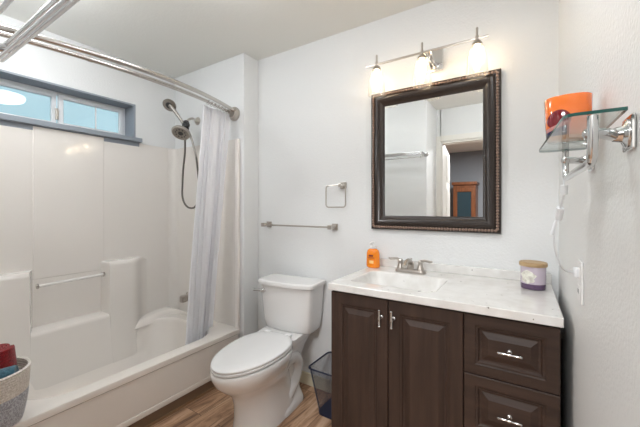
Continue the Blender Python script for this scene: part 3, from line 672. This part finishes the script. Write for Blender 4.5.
# orange lamp on the shelf
ol = thing('orange_lamp', 'orange curved glass lamp with red and navy pattern on the glass shelf', 'lamp', (.0785, .86, ZG+.0055))
def orange():
    m = bpy.data.materials.new('orange_glass'); m.use_nodes = True; n = m.node_tree.nodes; L = m.node_tree.links; b = n['Principled BSDF']
    tc = n.new('ShaderNodeTexCoord'); sp_ = n.new('ShaderNodeSeparateXYZ'); L.new(tc.outputs['Object'], sp_.inputs[0])
    def M(op, a, c=None, d=None):
        k = n.new('ShaderNodeMath'); k.operation = op
        for i, v in enumerate((a, c, d)):
            if v is None: continue
            if isinstance(v, (int, float)): k.inputs[i].default_value = v
            else: L.new(v, k.inputs[i])
        return k.outputs[0]
    x, y, z = sp_.outputs[0], sp_.outputs[1], sp_.outputs[2]
    def disc(cx, cz, r): return M('LESS_THAN', M('ADD', M('POWER', M('SUBTRACT', x, cx), 2), M('POWER', M('SUBTRACT', z, cz), 2)), r*r)
    def mix(f, a, c):
        k = n.new('ShaderNodeMix'); k.data_type = 'RGBA'; L.new(f, k.inputs['Factor'])
        if isinstance(a, tuple): k.inputs['A'].default_value = (*a, 1)
        else: L.new(a, k.inputs['A'])
        k.inputs['B'].default_value = (*c, 1); return k.outputs['Result']
    near = M('LESS_THAN', y, .0)
    c = mix(M('MULTIPLY', disc(-.017, .043, .020), near), (.80, .17, .02), (.17, .004, .010))
    c = mix(M('MULTIPLY', M('LESS_THAN', z, M('ADD', M('MULTIPLY', x, .35), .040)), M('MULTIPLY', M('LESS_THAN', x, .0), near)), c, (.60, .26, .24))
    c = mix(M('MULTIPLY', M('LESS_THAN', z, M('ADD', M('MULTIPLY', x, .35), .032)), M('MULTIPLY', M('LESS_THAN', x, -.004), near)), c, (.035, .03, .10))
    c = mix(M('LESS_THAN', z, .010), c, (.75, .36, .18))
    L.new(c, b.inputs['Base Color']); b.inputs['Roughness'].default_value = .1; b.inputs['Coat Weight'].default_value = .6
    return m
b = MB()
def ov(z, a, c_y): return [(.0785+a*math.copysign(abs(math.cos(t))**.8, math.cos(t)), .86+c_y*math.copysign(abs(math.sin(t))**.8, math.sin(t)), z) for t in [2*PI*k/36 for k in range(36)]]
z0 = ZG+.0056
rings = [ov(z0, .033, .030), ov(z0+.003, .037, .033), ov(z0+.04, .0395, .035), ov(z0+.091, .0415, .037), ov(z0+.0925, .040, .0355), ov(z0+.091, .0385, .034), ov(z0+.04, .0365, .032), ov(z0+.006, .034, .029)]
b.loft(rings); o = b.build('shade', orange(), ol, angle=60)
MB().lathe([(.010, 0), (.010, .020), (.014, .034), (.010, .048), (.004, .052)], (.0785, .86, z0+.006), n=16).build('bulb', M_white, ol)
cordm = mat('white_cord', (.82, .84, .86), .4)
b = MB(); b.tube([(.080, .885, z0+.012), (.082, .93, z0+.010), (.082, .975, z0+.010), (.086, .990, 1.390), (.083, .97, 1.360), (.082, .965, 1.330), (.0815, .97, 1.30), (.0765, 1.0, 1.265), (.073, 1.02, 1.245), (.066, 1.03, 1.205), (.070, 1.05, 1.15), (.088, 1.09, 1.10), (.112, 1.14, 1.083), (.122, 1.15, 1.082)], .0024, n=8); cdo = b.build('power_cord', cordm, ol)
MB().tube([(.082, .966, 1.320), (.0815, .97, 1.298)], [.0075, .0075], smooth=False, n=8).build('switch', cordm, cdo)
MB().tube([(.0765, 1.0, 1.265), (.0735, 1.015, 1.236)], .008, smooth=False, n=8).build('connector', cordm, cdo)
MB().tube([(.0735, 1.015, 1.240), (.066, 1.015, 1.222), (.060, 1.015, 1.195)], [.003, .003, .004]).build('loose_tail', cordm, cdo)
MB().box(.118, .1305, 1.140, 1.162, 1.068, 1.096, bev=.004).build('plug', cordm, cdo)
# outlet
ou = thing('wall_outlet', 'white outlet cover plate on the right wall beside the vanity', 'outlet', (XR, 1.15, 1.055))
MB().box(XR-.006, XR-.0003, 1.115, 1.187, .998, 1.115, bev=.002).build('cover_plate', M_white, ou)
b = MB(); b.box(XR-.008, XR-.004, 1.134, 1.168, 1.066, 1.098, bev=.001).box(XR-.008, XR-.004, 1.134, 1.168, 1.014, 1.046, bev=.001); b.build('socket', M_white, ou)
b = MB()
for z in (1.030,):
    b.box(XR-.0085, XR-.0075, 1.143, 1.145, z-.006, z+.006).box(XR-.0085, XR-.0075, 1.157, 1.159, z-.006, z+.006)
b.build('slots', M_slot, ou)

# ---------------------------------------------------------------- waste basket (navy mesh)
def mesh_mat():
    m = bpy.data.materials.new('navy_mesh'); m.use_nodes = True; n = m.node_tree.nodes; L = m.node_tree.links; n.clear()
    o = n.new('ShaderNodeOutputMaterial'); tr_ = n.new('ShaderNodeBsdfTransparent'); pb = n.new('ShaderNodeBsdfPrincipled'); pb.inputs['Base Color'].default_value = (.02, .03, .07, 1); pb.inputs['Roughness'].default_value = .4
    tc = n.new('ShaderNodeTexCoord'); mp = n.new('ShaderNodeMapping'); L.new(tc.outputs['Object'], mp.inputs[0]); mp.inputs['Scale'].default_value = (330, 330, 330)
    sp_ = n.new('ShaderNodeSeparateXYZ'); L.new(mp.outputs[0], sp_.inputs[0])
    ad = n.new('ShaderNodeMath'); ad.operation = 'ADD'; L.new(sp_.outputs[0], ad.inputs[0]); L.new(sp_.outputs[1], ad.inputs[1])
    outs = []
    for k in (ad.outputs[0], sp_.outputs[2]):
        f = n.new('ShaderNodeMath'); f.operation = 'FRACT'; L.new(k, f.inputs[0]); g = n.new('ShaderNodeMath'); g.operation = 'LESS_THAN'; g.inputs[1].default_value = .24; L.new(f.outputs[0], g.inputs[0]); outs.append(g.outputs[0])
    mx = n.new('ShaderNodeMath'); mx.operation = 'MAXIMUM'; L.new(outs[0], mx.inputs[0]); L.new(outs[1], mx.inputs[1])
    ms = n.new('ShaderNodeMixShader'); L.new(mx.outputs[0], ms.inputs[0]); L.new(tr_.outputs[0], ms.inputs[1]); L.new(pb.outputs[0], ms.inputs[2]); L.new(ms.outputs[0], o.inputs[0])
    return m
wb = thing('waste_basket', 'navy wire mesh waste basket on the floor between toilet and vanity', 'waste basket', (-.955, 1.71, 0))
M_navy = mat('navy_wire', (.012, .018, .05), .35)
b = MB(); C0 = (-.955, 1.715)
def wr(z, hx_, hy_): return [(p[0], p[1], z) for p in rrect(C0[0], C0[1], hx_, hy_, .03, 5)]
b.loft([wr(.012, .110, .090), wr(.285, .155, .130)], cap=False); b.build('mesh_body', mesh_mat(), wb)
b = MB(); b.tube([(p[0], p[1], .288) for p in rrect(C0[0], C0[1], .156, .131, .03, 5)], .005, n=8, smooth=False, closed=True); b.build('rim', M_navy, wb)
b = MB(); b.loft([wr(.001, .110, .090), wr(.016, .112, .092)]); b.build('base_tray', M_navy, wb)
b = MB(); rr_ = rrect(C0[0], C0[1], .110, .090, .03, 1); r2_ = rrect(C0[0], C0[1], .155, .130, .03, 1)
for p, q in list(zip(rr_, r2_))[::2]: MB().tube([(p[0], p[1], .012), (q[0], q[1], .285)], .003, n=6, smooth=False).build('corner_wire', M_navy, wb)

# ---------------------------------------------------------------- rope basket with towels on the tub corner
def rope_mat(name, c1, c2, sc=62):
    m = bpy.data.materials.new(name); m.use_nodes = True; n = m.node_tree.nodes; L = m.node_tree.links; b = n['Principled BSDF']
    tc = n.new('ShaderNodeTexCoord'); w = n.new('ShaderNodeTexWave'); w.bands_direction = 'Z'; w.inputs['Scale'].default_value = sc/2; w.inputs['Distortion'].default_value = .4
    L.new(tc.outputs['Object'], w.inputs[0]); t = n.new('ShaderNodeTexNoise'); t.inputs['Scale'].default_value = 160; L.new(tc.outputs['Object'], t.inputs[0])
    r = n.new('ShaderNodeValToRGB'); r.color_ramp.elements[0].position = .42; r.color_ramp.elements[1].position = .58; r.color_ramp.elements[0].color = (*c1, 1); r.color_ramp.elements[1].color = (*c2, 1)
    L.new(t.outputs[0], r.inputs[0]); L.new(r.outputs[0], b.inputs['Base Color'])
    bp = n.new('ShaderNodeBump'); bp.inputs['Distance'].default_value = .004; bp.inputs['Strength'].default_value = .8; L.new(w.outputs[1], bp.inputs['Height']); L.new(bp.outputs[0], b.inputs['Normal'])
    b.inputs['Roughness'].default_value = .85; return m
BX, BY, BZ = -1.882, .360, ZR+.001
bk = thing('rope_basket', 'round coiled rope basket, cream above and grey below, holding rolled towels', 'basket', (BX, BY, BZ))
def prof_r(z): return .108+.024*min(1, (z/.12))**.6
b = MB(); P1 = [(prof_r(z), z) for z in [.0, .008, .03, .06, .10, .135]]
P1[0] = (.098, 0)
b.lathe(P1+[(P1[-1][0]-.009, .135)], (BX, BY, BZ), n=40); b.build('lower_wall', rope_mat('rope_grey', (.36, .37, .40), (.62, .63, .66)), bk)
b = MB(); b.lathe([(.132, .134), (.136, .18), (.137, .225), (.134, .2285), (.129, .225), (.126, .18), (.120, .137)], (BX, BY, BZ), n=40, cap=False); b.build('upper_wall', rope_mat('rope_cream', (.66, .60, .52), (.82, .77, .70)), bk)
b = MB(); b.tube([(BX+.133*math.cos(a), BY+.133*math.sin(a), BZ+.229) for a in [2*PI*k/24 for k in range(24)]], .0055, n=8, sub=2, closed=True); b.build('rim', rope_mat('rope_rim', (.70, .66, .60), (.86, .82, .76)), bk)
M_red = mat('red_terry', (.27, .004, .008), .95, noise=(90, .4), bump=(260, 1, .004), sheen=.3); M_teal = mat('teal_terry', (.045, .13, .18), .95, noise=(90, .4), bump=(260, 1, .004), sheen=.3)
def roll(name, m, label, p, ax_, L_, R_, turns=3.2):
    """a rolled towel: spiral sheet swept along its axis"""
    a = Vector(ax_).normalized(); q = Vector((0, 0, 1)).rotation_difference(a); b = MB()
    N = 70; th = R_/(turns+.6); outer = []; inner = []
    for k in range(N+1):
        t_ = 2*PI*turns*k/N; r_ = th*.6+(R_-th*.6)*k/N; outer.append((r_*math.cos(t_), r_*math.sin(t_))); ri = r_-th*.78
        inner.append((max(ri, .001)*math.cos(t_), max(ri, .001)*math.sin(t_)))
    prof2 = outer+inner[::-1]; rings = []
    for i, (h, s_) in enumerate(((-L_/2, .95), (-L_/2+.008, 1), (0, 1.02), (L_/2-.008, 1), (L_/2, .95))):
        rings.append([Vector(p)+q @ Vector((x*s_, y*s_, h)) for x, y in prof2])
    b.loft(rings, cap=True); o = b.build(name, m, angle=50); return tag(o, label, 'towel', 'rolled towels in the basket')
roll('rolled_towel', M_red, 'dark red rolled towel standing upright, tallest in the rope basket', (BX-.032, BY+.050, BZ+.235), (.1, -.1, 1), .15, .050)
roll('rolled_towel', M_red, 'dark red rolled towel lying low at the front of the rope basket', (BX-.035, BY-.068, BZ+.195), (.5, -.4, .7), .12, .045)
roll('rolled_towel', M_teal, 'teal blue rolled towel lying along the right side of the rope basket', (BX+.045, BY+.022, BZ+.203), (.35, .75, .10), .125, .044)

# ---------------------------------------------------------------- ceiling lights (one seen as a reflection, two added as fill)
def dome(loc, r, label, glow):
    c = thing('ceiling_light', label, 'ceiling light', loc)
    MB().lathe([(r+.01, 0), (r+.012, -.02), (r, -.03)], loc, n=32).build('light_rim', M_nickel, c)
    b = MB(); b.lathe([(r, -.02), (r*1.02, -.06), (r*.9, -.09), (r*.5, -.112), (.002, -.118)], loc, n=32); b.build('diffuser', mat('diffuser_glow_%d' % glow, (1, 1, 1), .4, emit=((.94, .97, 1), glow)), c)
dome((-1.2, 0.97, HC), .16, 'round white ceiling light over the middle of the bathroom', CEIL_GLOW)
dome((-2.0, .47, HC), .12, 'round white fill light added on the ceiling over the near end of the bathtub', SHOWER_FILL)  # added out of view to brighten the tub alcove
dome((-.25, .62, HC), .10, 'small round fill light added on the ceiling near the vanity end of the bathroom', ENTRY_FILL)  # added out of view to fill the entry side and tub apron

# ---------------------------------------------------------------- armoire in the bedroom, reflected in the mirror
am = thing('wood_armoire', 'red-brown wooden glass-door cabinet standing in the room reflected in the mirror', 'cabinet', (-.985, -3.2, 0))
b = MB(); b.box(-1.19, -.78, -3.40, -3.05, .081, 1.699, bev=.004).box(-1.215, -.755, -3.42, -3.02, 1.70, 1.76, bev=.010).box(-1.21, -.76, -3.42, -3.02, 0, .08, bev=.008); b.build('case', M_arm, am)
for x0, x1 in ((-1.185, -.785),):
    f = MB(); w_ = .075
    f.loft([[(x0+d, y, .15+d), (x1-d, y, .15+d), (x1-d, y, 1.64-d), (x0+d, y, 1.64-d)] for d, y in ((0, -3.049), (0, -3.022), (.003, -3.019), (w_-.004, -3.019), (w_, -3.024), (w_, -3.049))], cap=False, loop=True)
    dd_ = f.build('door', M_arm, am)
    MB().box(x0+.06, x1-.06, -3.045, -3.035, .22, 1.57).build('glass', mat('dark_cabinet_glass', (.03, .05, .06), .05, coat=.5), dd_)
